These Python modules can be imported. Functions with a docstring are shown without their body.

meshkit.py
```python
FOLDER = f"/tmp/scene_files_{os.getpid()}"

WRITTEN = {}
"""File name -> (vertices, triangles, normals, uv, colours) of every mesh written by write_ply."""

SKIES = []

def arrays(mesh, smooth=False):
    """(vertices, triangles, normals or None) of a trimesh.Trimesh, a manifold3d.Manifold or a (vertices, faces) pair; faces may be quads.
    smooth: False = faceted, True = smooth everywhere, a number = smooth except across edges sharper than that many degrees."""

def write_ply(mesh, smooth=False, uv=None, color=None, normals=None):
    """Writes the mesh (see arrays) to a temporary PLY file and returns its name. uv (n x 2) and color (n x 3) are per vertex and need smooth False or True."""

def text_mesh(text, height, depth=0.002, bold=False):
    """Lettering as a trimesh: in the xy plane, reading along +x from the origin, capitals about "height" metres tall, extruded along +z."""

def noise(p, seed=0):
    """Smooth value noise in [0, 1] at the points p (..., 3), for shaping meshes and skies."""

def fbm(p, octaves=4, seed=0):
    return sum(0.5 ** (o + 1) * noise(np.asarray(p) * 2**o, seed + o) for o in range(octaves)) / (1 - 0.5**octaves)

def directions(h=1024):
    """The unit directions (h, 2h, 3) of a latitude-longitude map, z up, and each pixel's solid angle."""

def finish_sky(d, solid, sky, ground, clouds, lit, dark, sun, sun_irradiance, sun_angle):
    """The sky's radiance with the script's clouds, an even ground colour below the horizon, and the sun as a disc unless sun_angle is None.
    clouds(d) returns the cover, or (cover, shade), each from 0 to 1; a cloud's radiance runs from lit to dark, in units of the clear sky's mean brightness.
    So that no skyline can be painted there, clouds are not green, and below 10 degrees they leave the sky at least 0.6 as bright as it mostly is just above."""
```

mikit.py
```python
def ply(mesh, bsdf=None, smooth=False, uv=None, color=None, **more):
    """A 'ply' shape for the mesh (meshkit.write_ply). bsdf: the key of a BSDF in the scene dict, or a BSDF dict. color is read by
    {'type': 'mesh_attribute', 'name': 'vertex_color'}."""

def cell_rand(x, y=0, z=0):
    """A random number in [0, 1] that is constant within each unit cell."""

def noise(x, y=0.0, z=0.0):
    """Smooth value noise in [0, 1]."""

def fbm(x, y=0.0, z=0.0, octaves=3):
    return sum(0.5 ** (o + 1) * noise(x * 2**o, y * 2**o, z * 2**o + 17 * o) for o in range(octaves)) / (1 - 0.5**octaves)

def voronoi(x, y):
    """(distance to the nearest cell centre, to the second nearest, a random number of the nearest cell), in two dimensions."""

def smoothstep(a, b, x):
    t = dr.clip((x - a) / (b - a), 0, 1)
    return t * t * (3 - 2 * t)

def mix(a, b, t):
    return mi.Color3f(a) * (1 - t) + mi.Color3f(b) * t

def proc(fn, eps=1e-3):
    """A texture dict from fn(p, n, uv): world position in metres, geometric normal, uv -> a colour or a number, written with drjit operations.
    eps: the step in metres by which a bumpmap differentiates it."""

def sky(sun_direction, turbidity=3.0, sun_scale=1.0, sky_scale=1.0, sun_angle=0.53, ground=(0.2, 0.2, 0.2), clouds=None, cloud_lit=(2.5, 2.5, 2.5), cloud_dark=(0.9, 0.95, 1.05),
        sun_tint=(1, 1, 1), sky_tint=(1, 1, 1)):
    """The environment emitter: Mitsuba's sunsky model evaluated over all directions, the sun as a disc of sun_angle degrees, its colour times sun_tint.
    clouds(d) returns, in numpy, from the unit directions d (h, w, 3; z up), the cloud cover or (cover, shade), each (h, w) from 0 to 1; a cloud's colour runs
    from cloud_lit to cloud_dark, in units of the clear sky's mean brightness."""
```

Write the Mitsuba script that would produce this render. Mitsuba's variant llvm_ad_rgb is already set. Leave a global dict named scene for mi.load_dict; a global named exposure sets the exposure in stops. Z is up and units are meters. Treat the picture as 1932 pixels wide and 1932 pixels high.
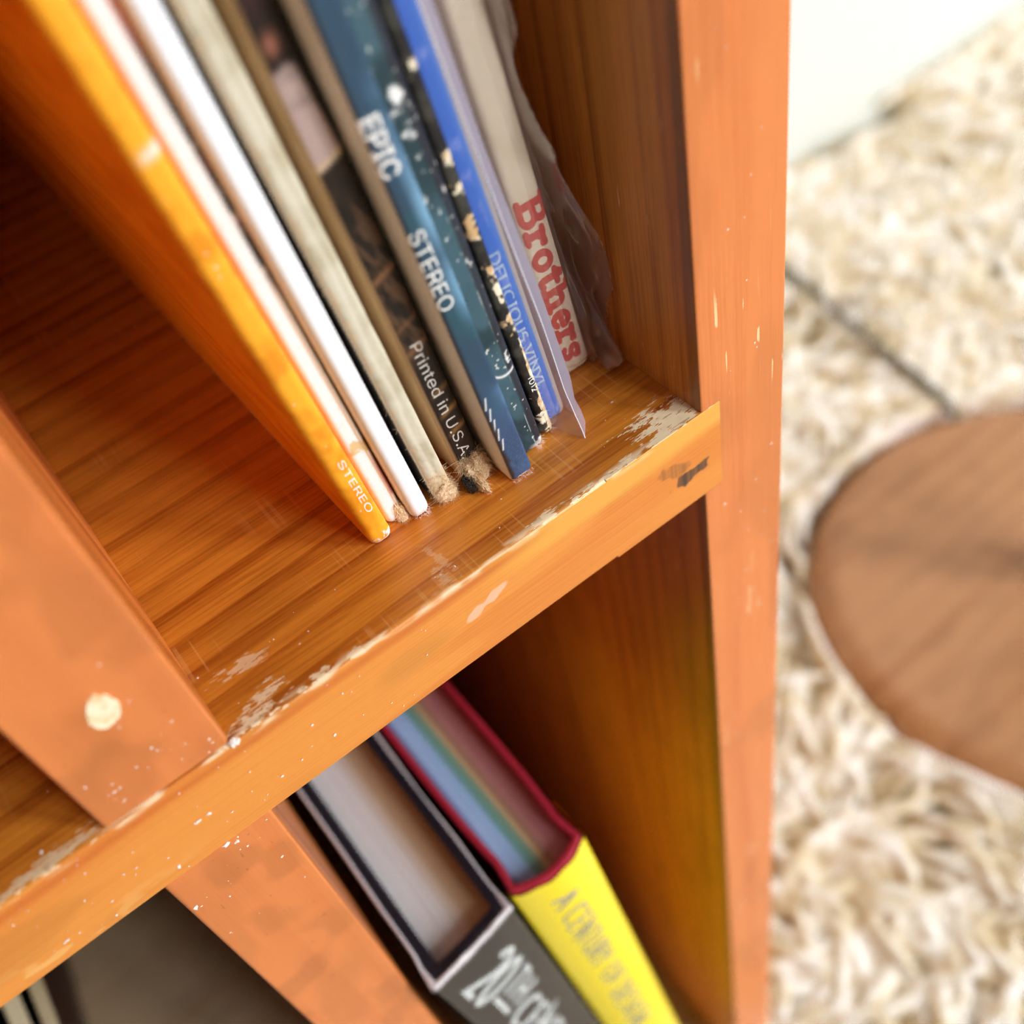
import math
import numpy as np, trimesh, drjit as dr, mitsuba as mi, mikit, manifold3d as m3
import meshkit
from shapely.geometry import LineString, Polygon, Point
from shapely.ops import unary_union
from mikit import noise, fbm, smoothstep, mix

scene, labels = {}, {}

# ------------------------------------------------------------------ camera, light, exposure
R = np.array([[0.78910, -0.59040, -0.16920], [-0.54670, -0.54970, -0.63160], [0.27991, 0.59090, -0.75663]])
U_, _, V_ = np.linalg.svd(R); R = U_ @ V_
CAM = np.array([-0.0822712, -0.09561931, 0.12936162])
M = np.eye(4); M[:3, 0] = -R[0]; M[:3, 1] = -R[1]; M[:3, 2] = R[2]; M[:3, 3] = CAM
scene['camera'] = {'type': 'thinlens', 'to_world': mi.ScalarTransform4f(M.tolist()), 'fov': math.degrees(2 * math.atan(966 / 2083.0)),
                   'fov_axis': 'x', 'aperture_radius': 0.0018, 'focus_distance': 0.172, 'near_clip': 0.005, 'far_clip': 50.0}
exposure = -0.5
WINDOWS = [dict(c=(1.62, -1.8, 0.95), w=0.7, h=1.5, power=(38.0, 38.8, 40.4)), dict(c=(0.66, -1.8, 0.95), w=0.6, h=1.5, power=(18.0, 18.4, 19.2))]


def lin(r, g, b):
    c = np.array([r, g, b], float) / 255
    return np.where(c <= 0.04045, c / 12.92, ((c + 0.055) / 1.055) ** 2.4)


def C(r, g, b):
    return [float(x) for x in lin(r, g, b)]


def rgb(r, g, b):
    return {'type': 'rgb', 'value': C(r, g, b)}


def bsdf(name, base, rough=0.5, spec=0.5, bump=None, bscale=1.0, clear=0.0, **kw):
    d = {'type': 'principled', 'base_color': base, 'roughness': rough, 'specular': spec, **kw}
    if clear:
        d |= {'clearcoat': clear, 'clearcoat_gloss': 0.8}
    if bump is not None:
        d = {'type': 'bumpmap', 'arbitrary': bump, 'scale': bscale, 'bsdf': d}
    scene[name] = {'type': 'twosided', 'bsdf': d}
    return name


# ------------------------------------------------------------------ names and labels
def key_free(key):
    if key not in scene and key not in labels:
        return key
    k = 1
    while f'{key}_{k:03d}' in scene or f'{key}_{k:03d}' in labels:
        k += 1
    return f'{key}_{k:03d}'


def thing(name, label, cat, group=None):
    key = key_free(name)
    labels[key] = {'label': label, 'category': cat}
    if group:
        labels[key]['group'] = group
    return key


def part(parent, name, mesh, mat, smooth=30, label=None, kind=None, **kw):
    key = key_free(parent + '__' + name)
    scene[key] = mikit.ply(mesh, mat, smooth=smooth, **kw)
    if label or kind:
        labels[key] = {}
        if label:
            labels[key]['label'] = label
        if kind:
            labels[key]['kind'] = kind
    return key


def struct(name, mesh, mat, label=None, **kw):
    scene[name] = mikit.ply(mesh, mat, **kw)
    labels[name] = {'kind': 'structure'}
    if label:
        labels[name]['label'] = label


# ------------------------------------------------------------------ shape helpers
def box(lo, hi):
    return trimesh.creation.box(bounds=[lo, hi])


def man(lo, hi):
    lo, hi = np.array(lo, float), np.array(hi, float)
    return m3.Manifold.cube((hi - lo).tolist()).translate(lo.tolist())


def rbox(lo, hi, r=0.0006):
    lo, hi = np.array(lo, float) + r, np.array(hi, float) - r
    s = m3.Manifold.sphere(r, 16)
    return m3.Manifold.batch_hull([s.translate([float(x), float(y), float(z)]) for x in (lo[0], hi[0]) for y in (lo[1], hi[1]) for z in (lo[2], hi[2])])


def tri(m):
    a = m.to_mesh()
    return trimesh.Trimesh(a.vert_properties[:, :3], a.tri_verts, process=False)


def grid_faces(rows, cols):
    i, j = np.meshgrid(np.arange(rows - 1), np.arange(cols - 1), indexing='ij')
    a = (i * cols + j).ravel()
    return np.vstack([np.stack([a, a + 1, a + cols + 1], 1), np.stack([a, a + cols + 1, a + cols], 1)])


def tubes(paths, radii, sides=4):
    """one mesh of many bent tubes; paths (n, k, 3), radii (n, k)"""
    P, r = np.asarray(paths, float), np.asarray(radii, float)
    n, k = P.shape[:2]
    t = np.gradient(P, axis=1); t /= np.linalg.norm(t, axis=2, keepdims=True) + 1e-12
    ref = np.where(np.abs(t[:, :1, 2:]) < 0.9, [[[0, 0, 1.0]]], [[[1.0, 0, 0]]])
    u = np.cross(t, ref); u /= np.linalg.norm(u, axis=2, keepdims=True) + 1e-12
    w = np.cross(t, u)
    ang = np.arange(sides) * 2 * np.pi / sides
    V = P[:, :, None] + r[:, :, None, None] * (np.cos(ang)[None, None, :, None] * u[:, :, None] + np.sin(ang)[None, None, :, None] * w[:, :, None])
    i, j = np.meshgrid(np.arange(k - 1), np.arange(sides), indexing='ij')
    a, b = (i * sides + j).ravel(), (i * sides + (j + 1) % sides).ravel()
    F = np.vstack([np.stack([a, b, b + sides], 1), np.stack([a, b + sides, a + sides], 1)])
    F = (F[None] + (np.arange(n) * k * sides)[:, None, None]).reshape(-1, 3)
    return trimesh.Trimesh(V.reshape(-1, 3), F, process=False)


def fibres(rng, pts, dirs, length, rad, bend=0.6, k=5, sides=3):
    n = len(pts)
    L = length * rng.uniform(0.4, 1.2, n)
    d = np.asarray(dirs, float) + rng.normal(0, 0.35, (n, 3)); d /= np.linalg.norm(d, axis=1, keepdims=True)
    b = rng.normal(0, bend, (n, 3))
    t = np.linspace(0, 1, k)[None, :, None]
    P = pts[:, None] + L[:, None, None] * (d[:, None] * t + b[:, None] * t ** 2 * 0.6)
    return tubes(P, np.repeat(rad * np.linspace(1, 0.35, k)[None], n, 0), sides)


def fuzzy(shape, depth):
    return trimesh.util.concatenate([trimesh.creation.extrude_polygon(g, depth, engine='earcut') for g in getattr(shape, 'geoms', [shape]) if g.area > 0])


# ------------------------------------------------------------------ stroke lettering for the display faces
def arc(cx, cy, rx, ry, a0, a1, n=14):
    t = np.radians(np.linspace(a0, a1, n))
    return list(zip(cx + rx * np.cos(t), cy + ry * np.sin(t)))


GL = {  # cap height 1
    'A': (0.75, [[(0.02, 0), (0.36, 1), (0.72, 0)], [(0.16, 0.36), (0.58, 0.36)]]),
    'C': (0.75, [arc(0.42, 0.5, 0.38, 0.5, 48, 312, 20)]),
    'D': (0.75, [[(0.1, 0), (0.1, 1)], [(0.1, 1), (0.3, 1)] + arc(0.3, 0.5, 0.4, 0.5, 90, -90) + [(0.1, 0)]]),
    'E': (0.55, [[(0.5, 1), (0.08, 1), (0.08, 0), (0.5, 0)], [(0.08, 0.52), (0.42, 0.52)]]),
    'F': (0.5, [[(0.5, 1), (0.08, 1), (0.08, 0)], [(0.08, 0.52), (0.42, 0.52)]]),
    'G': (0.78, [arc(0.42, 0.5, 0.38, 0.5, 48, 360, 22) + [(0.5, 0.5)]]),
    'I': (0.25, [[(0.12, 0), (0.12, 1)]]),
    'L': (0.5, [[(0.08, 1), (0.08, 0), (0.48, 0)]]),
    'N': (0.75, [[(0.08, 0), (0.08, 1), (0.66, 0), (0.66, 1)]]),
    'O': (0.85, [arc(0.42, 0.5, 0.39, 0.5, 0, 360, 28)]),
    'R': (0.62, [[(0.08, 0), (0.08, 1), (0.3, 1)] + arc(0.3, 0.76, 0.24, 0.24, 90, -90, 10) + [(0.08, 0.52)], [(0.28, 0.52), (0.58, 0)]]),
    'S': (0.55, [arc(0.28, 0.76, 0.22, 0.24, 40, 270, 14) + arc(0.27, 0.26, 0.23, 0.26, 90, -140, 14)]),
    'T': (0.6, [[(0.02, 1), (0.58, 1)], [(0.3, 1), (0.3, 0)]]),
    'U': (0.72, [[(0.08, 1), (0.08, 0.35)] + arc(0.36, 0.33, 0.28, 0.33, 180, 360, 14) + [(0.64, 1)]]),
    'V': (0.7, [[(0.02, 1), (0.34, 0), (0.66, 1)]]),
    'Y': (0.65, [[(0.02, 1), (0.32, 0.5), (0.62, 1)], [(0.32, 0.5), (0.32, 0)]]),
    '0': (0.7, [arc(0.35, 0.5, 0.3, 0.5, 0, 360, 26)]),
    '1': (0.3, [[(0.02, 0.8), (0.16, 1), (0.16, 0)]]),
    '2': (0.66, [arc(0.32, 0.7, 0.27, 0.3, 165, -35, 16) + [(0.04, 0), (0.62, 0)]]),
    'J': (0.5, [[(0.4, 1), (0.4, 0.25)] + arc(0.22, 0.22, 0.18, 0.22, 0, -170, 10)]),
    'H': (0.72, [[(0.08, 0), (0.08, 1)], [(0.64, 0), (0.64, 1)], [(0.08, 0.5), (0.64, 0.5)]]),
    ' ': (0.4, []),
    # the fat rounded slab letters, x-height about 0.72
    'B*': (0.86, [[(0.16, 0.02), (0.16, 0.98)], [(0.02, 0.02), (0.3, 0.02)], [(0.02, 0.98), (0.3, 0.98)], [(0.16, 0.98), (0.44, 0.96)] + arc(0.46, 0.75, 0.17, 0.21, 80, -80, 10) + [(0.2, 0.53)], [(0.3, 0.52)] + arc(0.5, 0.27, 0.2, 0.25, 85, -85, 10) + [(0.16, 0.02)]]),
    'r*': (0.58, [[(0.16, 0.02), (0.16, 0.66)], [(0.03, 0.66), (0.16, 0.66)], [(0.03, 0.02), (0.32, 0.02)], [(0.18, 0.42), (0.3, 0.62), (0.46, 0.64)], [(0.45, 0.56), (0.46, 0.56)]]),
    'o*': (0.72, [arc(0.35, 0.34, 0.235, 0.31, 0, 360, 24)]),
    't*': (0.5, [[(0.2, 0.9), (0.2, 0.2)] + arc(0.31, 0.15, 0.11, 0.13, 180, 320, 8), [(0.02, 0.66), (0.4, 0.66)], [(0.12, 0.76), (0.2, 0.9)]]),
    'h*': (0.76, [[(0.16, 0.02), (0.16, 0.98)], [(0.03, 0.98), (0.16, 0.98)], [(0.03, 0.02), (0.28, 0.02)], [(0.18, 0.45)] + arc(0.4, 0.45, 0.17, 0.2, 130, 0, 8) + [(0.57, 0.02)], [(0.46, 0.02), (0.7, 0.02)]]),
    'e*': (0.64, [[(0.13, 0.36), (0.53, 0.36)] + arc(0.33, 0.34, 0.21, 0.31, 8, 315, 20)]),
    's*': (0.55, [arc(0.27, 0.5, 0.16, 0.15, 30, 260, 12) + arc(0.26, 0.18, 0.17, 0.16, 90, -150, 12), [(0.45, 0.62), (0.45, 0.5)]]),
}


def letters(text, height, wt, condense=1.0, gap=0.1, serif=0.0, star=False, cap=None):
    """shapely shape of text set in GL, baseline at y = 0, starting at x = 0"""
    out, x = [], 0.0
    for ch in text:
        size = height * (cap if cap and ch in '^' else 1.0)
        adv, strokes = GL[ch + '*'] if star else GL[ch]
        for s in strokes:
            pts = [(x + px * size * condense, py * size) for px, py in s]
            out.append((LineString(pts) if len(pts) > 1 else Point(pts[0])).buffer(wt / 2, quad_segs=3, cap_style='round' if star else 'flat', join_style='round' if star else 'mitre'))
            if serif and len(s) < 6:
                for (px, py) in (pts[0], pts[-1]):
                    out.append(LineString([(px - serif, py), (px + serif, py)]).buffer(wt * 0.35, cap_style='flat'))
        x += (adv * condense + gap) * size
    return unary_union(out), x


# ------------------------------------------------------------------ wood
def wood(name, axis, light, dark, freq, theta, seed, wear=None, rough=0.34, front_light=None, front_dark=None, fleck=0.0, flame=0.0, plain=0.75):
    L, D = mi.Color3f(light), mi.Color3f(dark)
    FL, FD = mi.Color3f(front_light or light), mi.Color3f(front_dark or dark)
    o = [i for i in range(3) if i != axis]
    ct, st = math.cos(theta), math.sin(theta)

    def coords(p):
        q = [p.x, p.y, p.z]
        return q[axis], q[o[0]], q[o[1]]

    def fn(p, n, uv):
        g, a, b = coords(p)
        warp = fbm(g * 4 + seed, a * 14, b * 14, 2) - 0.5
        t = (a * ct + b * st) * freq + warp * (1.3 + flame) + (noise(g * 18 + 3, a * 180, b * 180) - 0.5) * 0.4 + seed * 3.1
        fr = t - dr.floor(t)
        late = smoothstep(0.35, 0.9, fr) * (1 - smoothstep(0.93, 1.0, fr))
        strength = 0.15 + 0.85 * noise(dr.floor(t) * 3.7 + seed, g * 5)
        broad = noise(g * 12 + seed * 2, a * 80, b * 80) * 0.8 + 0.1
        fine = noise(g * 55, a * 2600, b * 2600)
        fine2 = noise(g * 260 + 3, a * 5200, b * 5200)
        m = dr.clip(late * strength * 0.85 + (broad - 0.5) * 0.55 + (fine - 0.5) * 0.5 + (fine2 - 0.5) * 0.34 + 0.12, 0, 1)
        front = dr.select(n.y < -0.6, 1.0, 0.0)
        mf = dr.clip(m * plain + 0.1, 0, 1)
        col = (L * (1 - m) + D * m) * (1 - front) + (FL * (1 - mf) + FD * mf) * front
        blot = smoothstep(0.52, 0.75, fbm(g * 45 + seed, a * 110, b * 110, 2))
        col = col * (1 - 0.12 * blot)
        if fleck:
            # pale splinters where the stain has chipped off along the grain
            s1 = noise(g * 120 + 7, a * 2400, b * 2400)
            s2 = noise(g * 60, a * 90, b * 90)
            k = smoothstep(0.93, 0.97, s1) * smoothstep(0.62, 0.75, s2)
            col = mix(col, mi.Color3f(C(246, 214, 160)), k * 0.85)
        if wear is not None:
            col = wear(p, n, col)
        return col

    return bsdf(name, mikit.proc(fn), rough, 0.5, clear=0.25)


BARE = C(255, 234, 192)
# worn patches on the shelf: centre x, y, half sizes, turn, strength (metres, on the top face)
TOP_WEAR = [(-.0042, .0030, .0066, .0038, -.25, 1.0), (-.0080, .0002, .0034, .0026, .2, 1.0), (-.0215, .0000, .0078, .0010, .03, .95), (-.0150, .0004, .0022, .0012, .0, .8),
            (-.0320, .0008, .0028, .0011, .1, .9), (-.0807, .0107, .0040, .0013, -.12, .55), (-.0803, .0036, .0034, .0016, .2, .8), (-.0830, .0014, .0050, .0014, -.05, .9),
            (-.0725, .0008, .0018, .0010, .1, .95), (-.0667, .0006, .0013, .0008, 0, .95), (-.0757, .0007, .0011, .0006, 0, .9), (-.0885, .0006, .0016, .0009, 0, 1.),
            (-.1150, .0012, .0070, .0013, .05, .7), (-.1260, .0010, .0050, .0012, 0, .6), (-.0480, .0060, .0007, .0045, .18, .22), (-.0495, .0028, .0012, .0018, .1, .28)]


def shelf_wear(p, n, col):
    up = smoothstep(0.3, 0.75, n.z)
    w1 = (fbm(p.x * 330, p.y * 1000, 1.5, 2) - 0.5)
    w2 = (fbm(p.x * 900, p.y * 5200, 5.5, 2) - 0.5)
    tot = mi.Float(0)
    for x, y, a, b, th, s in TOP_WEAR:
        c, sn = math.cos(th), math.sin(th)
        u, v = ((p.x - x) * c + (p.y - y) * sn) / a, (-(p.x - x) * sn + (p.y - y) * c) / b
        d = dr.sqrt(u * u + v * v) + w1 * 1.7 + w2 * 2.0
        tot = dr.maximum(tot, s * (1 - smoothstep(0.72, 0.92, d)))
    col = mix(col, mi.Color3f(BARE) * (0.86 + 0.3 * (w1 + 0.4)), tot * up)
    crack = smoothstep(0.80, 0.86, noise(p.x * 900 + 3, p.y * 2600)) * tot * up
    col = mix(col, mi.Color3f(C(150, 96, 40)), crack * 0.6)
    # pale line along the rubbed front arris
    arris = (1 - smoothstep(0.0004, 0.0016, dr.abs(p.y - 0.0002) + dr.abs(p.z) * 0.8)) * smoothstep(0.45, 0.7, fbm(p.x * 220, p.z * 900, p.y * 900, 2)) * smoothstep(0.0, -0.002, p.x)
    col = mix(col, mi.Color3f(BARE), arris * 0.75)
    # saw marks across the grain on top
    saw = smoothstep(0.72, 0.85, noise(p.x * 2300, p.y * 60)) * smoothstep(0.5, 0.7, noise(p.x * 80, p.y * 120, 3.3))
    col = mix(col, mi.Color3f(C(238, 176, 106)), saw * up * 0.32)
    # front face: yellow sapwood band at the top right, redder line under the arris further along
    ff = smoothstep(0.5, 0.8, -n.y)
    edge = (noise(p.x * 70, p.z * 350, 8.8) - 0.5) * 0.0024
    band = smoothstep(-0.0062, -0.0040, p.z + edge - 0.02 * (p.x + .02)) * smoothstep(-0.048, -0.03, p.x)
    col = mix(col, mi.Color3f(C(252, 192, 84)), band * ff * 0.5)
    line = dr.exp(-dr.square((p.z + 0.0021 + edge * .4) / 0.0010)) * smoothstep(-0.028, -0.045, p.x)
    col = mix(col, mi.Color3f(C(206, 104, 36)), line * ff * 0.7)
    # front face: darker dirty smear by the joint, pinkish scrape, lower pale rub
    fr = smoothstep(0.5, 0.8, -n.y)
    q = (p.x + 0.0029) * 0.985 + (p.z + 0.0122) * 0.1
    d1 = dr.sqrt(dr.square(q / 0.0043) + dr.square((p.z + 0.01255 - 0.06 * (p.x + .003)) / 0.00155)) + (noise(p.x * 900, p.z * 900, 2.2) - .5) * 0.8
    d2 = dr.sqrt(dr.square((p.x + 0.0065) / 0.0032) + dr.square((p.z + 0.0088 + 0.35 * (p.x + .0065)) / 0.0019)) + (noise(p.x * 900, p.z * 900, 7.2) - .5) * 0.8
    ln = 0.45 + 0.55 * noise(p.x * 2600, p.z * 80)
    col = mix(col, mi.Color3f(C(72, 50, 40)), fr * (1 - smoothstep(0.75, 1.0, d1)) * (0.55 + 0.45 * ln))
    col = mix(col, mi.Color3f(C(140, 88, 44)), fr * (1 - smoothstep(0.6, 1.05, d2)) * 0.75 * ln)
    d3 = dr.sqrt(dr.square((p.x + 0.0445) / 0.0055) + dr.square((p.z + 0.0078 - 0.30 * (p.x + .0445)) / 0.0011)) + w1 * 2.0
    col = mix(col, mi.Color3f(C(246, 198, 168)), fr * (1 - smoothstep(0.55, 0.95, d3)) * 0.7)
    rub = smoothstep(0.55, 0.7, fbm(p.x * 260, p.z * 700, 9.1, 2)) * smoothstep(-0.012, -0.019, p.z) * fr * smoothstep(-0.09, -0.13, p.x)
    return mix(col, mi.Color3f(C(250, 206, 130)), rub * 0.5)


def panel_wear(p, n, col):
    # dark seam of stain along the inner front corner
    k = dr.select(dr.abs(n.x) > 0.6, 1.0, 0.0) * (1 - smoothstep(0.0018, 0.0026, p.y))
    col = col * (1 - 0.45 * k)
    s = smoothstep(0.86, 0.93, noise(p.x * 2300, p.z * 120 + p.x * 300)) * smoothstep(0.55, 0.7, fbm(p.x * 90, p.z * 50, 4.4, 2))
    return mix(col, mi.Color3f(C(250, 214, 160)), s * 0.5 * smoothstep(0.5, 0.8, -n.y))


def divider_wear(p, n, col):
    fr = smoothstep(0.5, 0.8, -n.y)
    d = smoothstep(0.5, 0.72, fbm(p.x * 130, p.z * 110, 6.1, 2))
    col = col * (1 - 0.16 * d * fr)
    s = smoothstep(0.84, 0.9, fbm(p.x * 1100, p.z * 500, 3.1, 2))
    return mix(col, mi.Color3f(C(140, 76, 40)), s * fr * 0.3)


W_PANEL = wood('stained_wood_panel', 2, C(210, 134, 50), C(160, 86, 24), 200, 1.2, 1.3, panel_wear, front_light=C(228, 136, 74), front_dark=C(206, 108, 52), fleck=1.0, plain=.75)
W_SHELF = wood('stained_wood_shelf', 0, C(222, 140, 46), C(164, 80, 16), 150, 0.22, 4.7, shelf_wear, front_light=C(234, 152, 66), front_dark=C(214, 118, 42), flame=0.5)
W_DIV = wood('stained_wood_divider', 2, C(206, 124, 60), C(150, 76, 30), 120, 0.5, 8.2, divider_wear, front_light=C(228, 136, 74), front_dark=C(214, 118, 60), rough=0.3, plain=.45)
W_BACK = wood('dull_wood_back', 2, C(126, 92, 54), C(90, 62, 32), 70, 0.2, 2.9, rough=0.5)
W_BASE = wood('dull_wood_base', 0, C(226, 196, 156), C(206, 170, 126), 90, 1.3, 6.4, rough=0.5)
W_LAMP = wood('lamp_base_wood', 0, C(184, 132, 88), C(158, 104, 60), 60, 0.1, 3.6, rough=0.5, flame=1.0)

CARD = bsdf('printed_card', {'type': 'mesh_attribute', 'name': 'vertex_color'}, 0.42, 0.45)
CARD_MATT = bsdf('bare_card', {'type': 'mesh_attribute', 'name': 'vertex_color'}, 0.85, 0.2)
INK_WHITE = bsdf('white_ink', rgb(246, 244, 238), 0.5)
INK_PALE = bsdf('pale_blue_ink', rgb(196, 230, 255), 0.45)
INK_RED = bsdf('red_ink', rgb(206, 52, 52), 0.5)
INK_SILVER = bsdf('silver_ink', rgb(206, 212, 212), 0.4, 0.6)
INK_GREY = bsdf('grey_blue_ink', rgb(100, 116, 172), 0.5)
INK_ORANGE = bsdf('orange_ink', rgb(252, 214, 110), 0.5)
TAN_PULP = bsdf('tan_pulp', mikit.proc(lambda p, n, uv: mix(C(248, 228, 194), C(204, 172, 128), fbm(p.x * 1500, p.y * 1500, p.z * 1500, 3))), 0.9, 0.1)
WHITE_PULP = bsdf('white_pulp', rgb(244, 240, 230), 0.9, 0.1)
GREY_PULP = bsdf('grey_pulp', rgb(196, 184, 160), 0.9, 0.1)
scene['clear_film'] = {'type': 'blendbsdf', 'weight': 0.08, 'a': {'type': 'thindielectric', 'int_ior': 1.6}, 'b': {'type': 'twosided', 'bsdf': {'type': 'diffuse', 'reflectance': rgb(238, 224, 218)}}}
scene['milky_film'] = {'type': 'blendbsdf', 'weight': 0.5, 'a': {'type': 'thindielectric', 'int_ior': 1.5}, 'b': {'type': 'principledthin', 'base_color': rgb(222, 216, 232), 'roughness': 0.35, 'diff_trans': 0.9}}
scene['faint_film'] = {'type': 'blendbsdf', 'weight': 0.16, 'a': {'type': 'thindielectric', 'int_ior': 1.5}, 'b': {'type': 'principledthin', 'base_color': rgb(226, 220, 232), 'roughness': 0.35, 'diff_trans': 0.9}}
PAINT = bsdf('wall_paint', rgb(224, 228, 222), 0.7, 0.3)
PAINT_SIDE = bsdf('grey_wall_paint', rgb(124, 122, 120), 0.7, 0.3)

# ------------------------------------------------------------------ the room
FZ, CZ = -0.45, 1.95
struct('floor', box([-1.7, -1.9, FZ - .05], [2.7, .5, FZ]), bsdf('floor_wood', rgb(196, 164, 128), 0.5))
struct('ceiling', box([-1.7, -1.9, CZ], [2.7, .5, CZ + .05]), PAINT_SIDE)
struct('wall_back', box([-1.7, .47, FZ], [2.7, .52, CZ]), PAINT)
struct('wall_left', box([-1.75, -1.9, FZ], [-1.7, .5, CZ]), PAINT_SIDE)
struct('wall_right', box([2.7, -1.9, FZ], [2.75, .5, CZ]), PAINT_SIDE)
fw = man([-1.75, -1.9, FZ], [2.75, -1.8, CZ])
bsdf('window_frame_paint', rgb(240, 240, 236), 0.4)
for no, wd in enumerate(WINDOWS):
    wc, ww, wh = wd['c'], wd['w'], wd['h']
    fw = fw - man([wc[0] - ww / 2, -2, wc[2] - wh / 2], [wc[0] + ww / 2, -1, wc[2] + wh / 2])
    fr = man([wc[0] - ww / 2, -1.87, wc[2] - wh / 2], [wc[0] + ww / 2, -1.81, wc[2] + wh / 2])
    spans = [(wc[0] + sx * ww / 4 - ww / 4 + .03, wc[0] + sx * ww / 4 + ww / 4 - .03) for sx in (-1, 1)]
    z0, z1 = wc[2] - wh / 2 + .05, wc[2] + wh / 2 - .05
    for x0, x1 in spans:
        fr = fr - man([x0, -2, z0], [x1, -1, z1])
    win = f'window_{no + 1}'
    struct(win, tri(fr), 'window_frame_paint')
    for x0, x1 in spans:
        pane = trimesh.Trimesh([[x0, -1.84, z0], [x1, -1.84, z0], [x1, -1.84, z1], [x0, -1.84, z1]], [[0, 2, 1], [0, 3, 2]], process=False)
        key = part(win, 'pane', pane, 'window_frame_paint', smooth=False)
        scene[key]['emitter'] = {'type': 'area', 'radiance': {'type': 'rgb', 'value': list(wd['power'])}}
struct('wall_front', tri(fw), PAINT_SIDE)

# ------------------------------------------------------------------ shelf unit
TH, W, XR, XL, XRL, XLL, DEP = 0.020, 0.0186, -0.0876, -0.1071, -0.0888, -0.1076, 0.335
BASE_Z = -0.41
unit = thing('record_shelf', 'orange stained wooden shelf unit with chipped edges holding records and books', 'shelf')
panel = rbox([0, 0, FZ + .0082], [W, DEP, .362], .0005) - man([-.01, -.01, -TH - .00005], [.0041, .02, .00005])
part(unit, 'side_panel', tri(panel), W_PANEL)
part(unit, 'shelf_board', tri(rbox([-.36, -.00006, -TH], [-.0001, DEP - .01, 0], .0008) + rbox([-.02, -.00006, -TH], [.0041, .0198, 0], .00015)), W_SHELF, label='worn shelf board with bare patches along its front edge')
dv = part(unit, 'divider', tri(rbox([XL, .0001, 0.0001], [XR, DEP - .01, .342], .0007)), W_DIV)
part(unit, 'divider', tri(rbox([XLL, .0004, BASE_Z], [XRL, DEP - .01, -TH - .0001], .0007)), W_DIV)
part(unit, 'side_panel', tri(rbox([-.3792, 0, FZ + .0082], [-.36, DEP, .362], .0005)), W_PANEL)
part(unit, 'top_board', tri(rbox([-.36, 0, .342], [0, DEP, .362], .0005)), W_SHELF)
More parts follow.
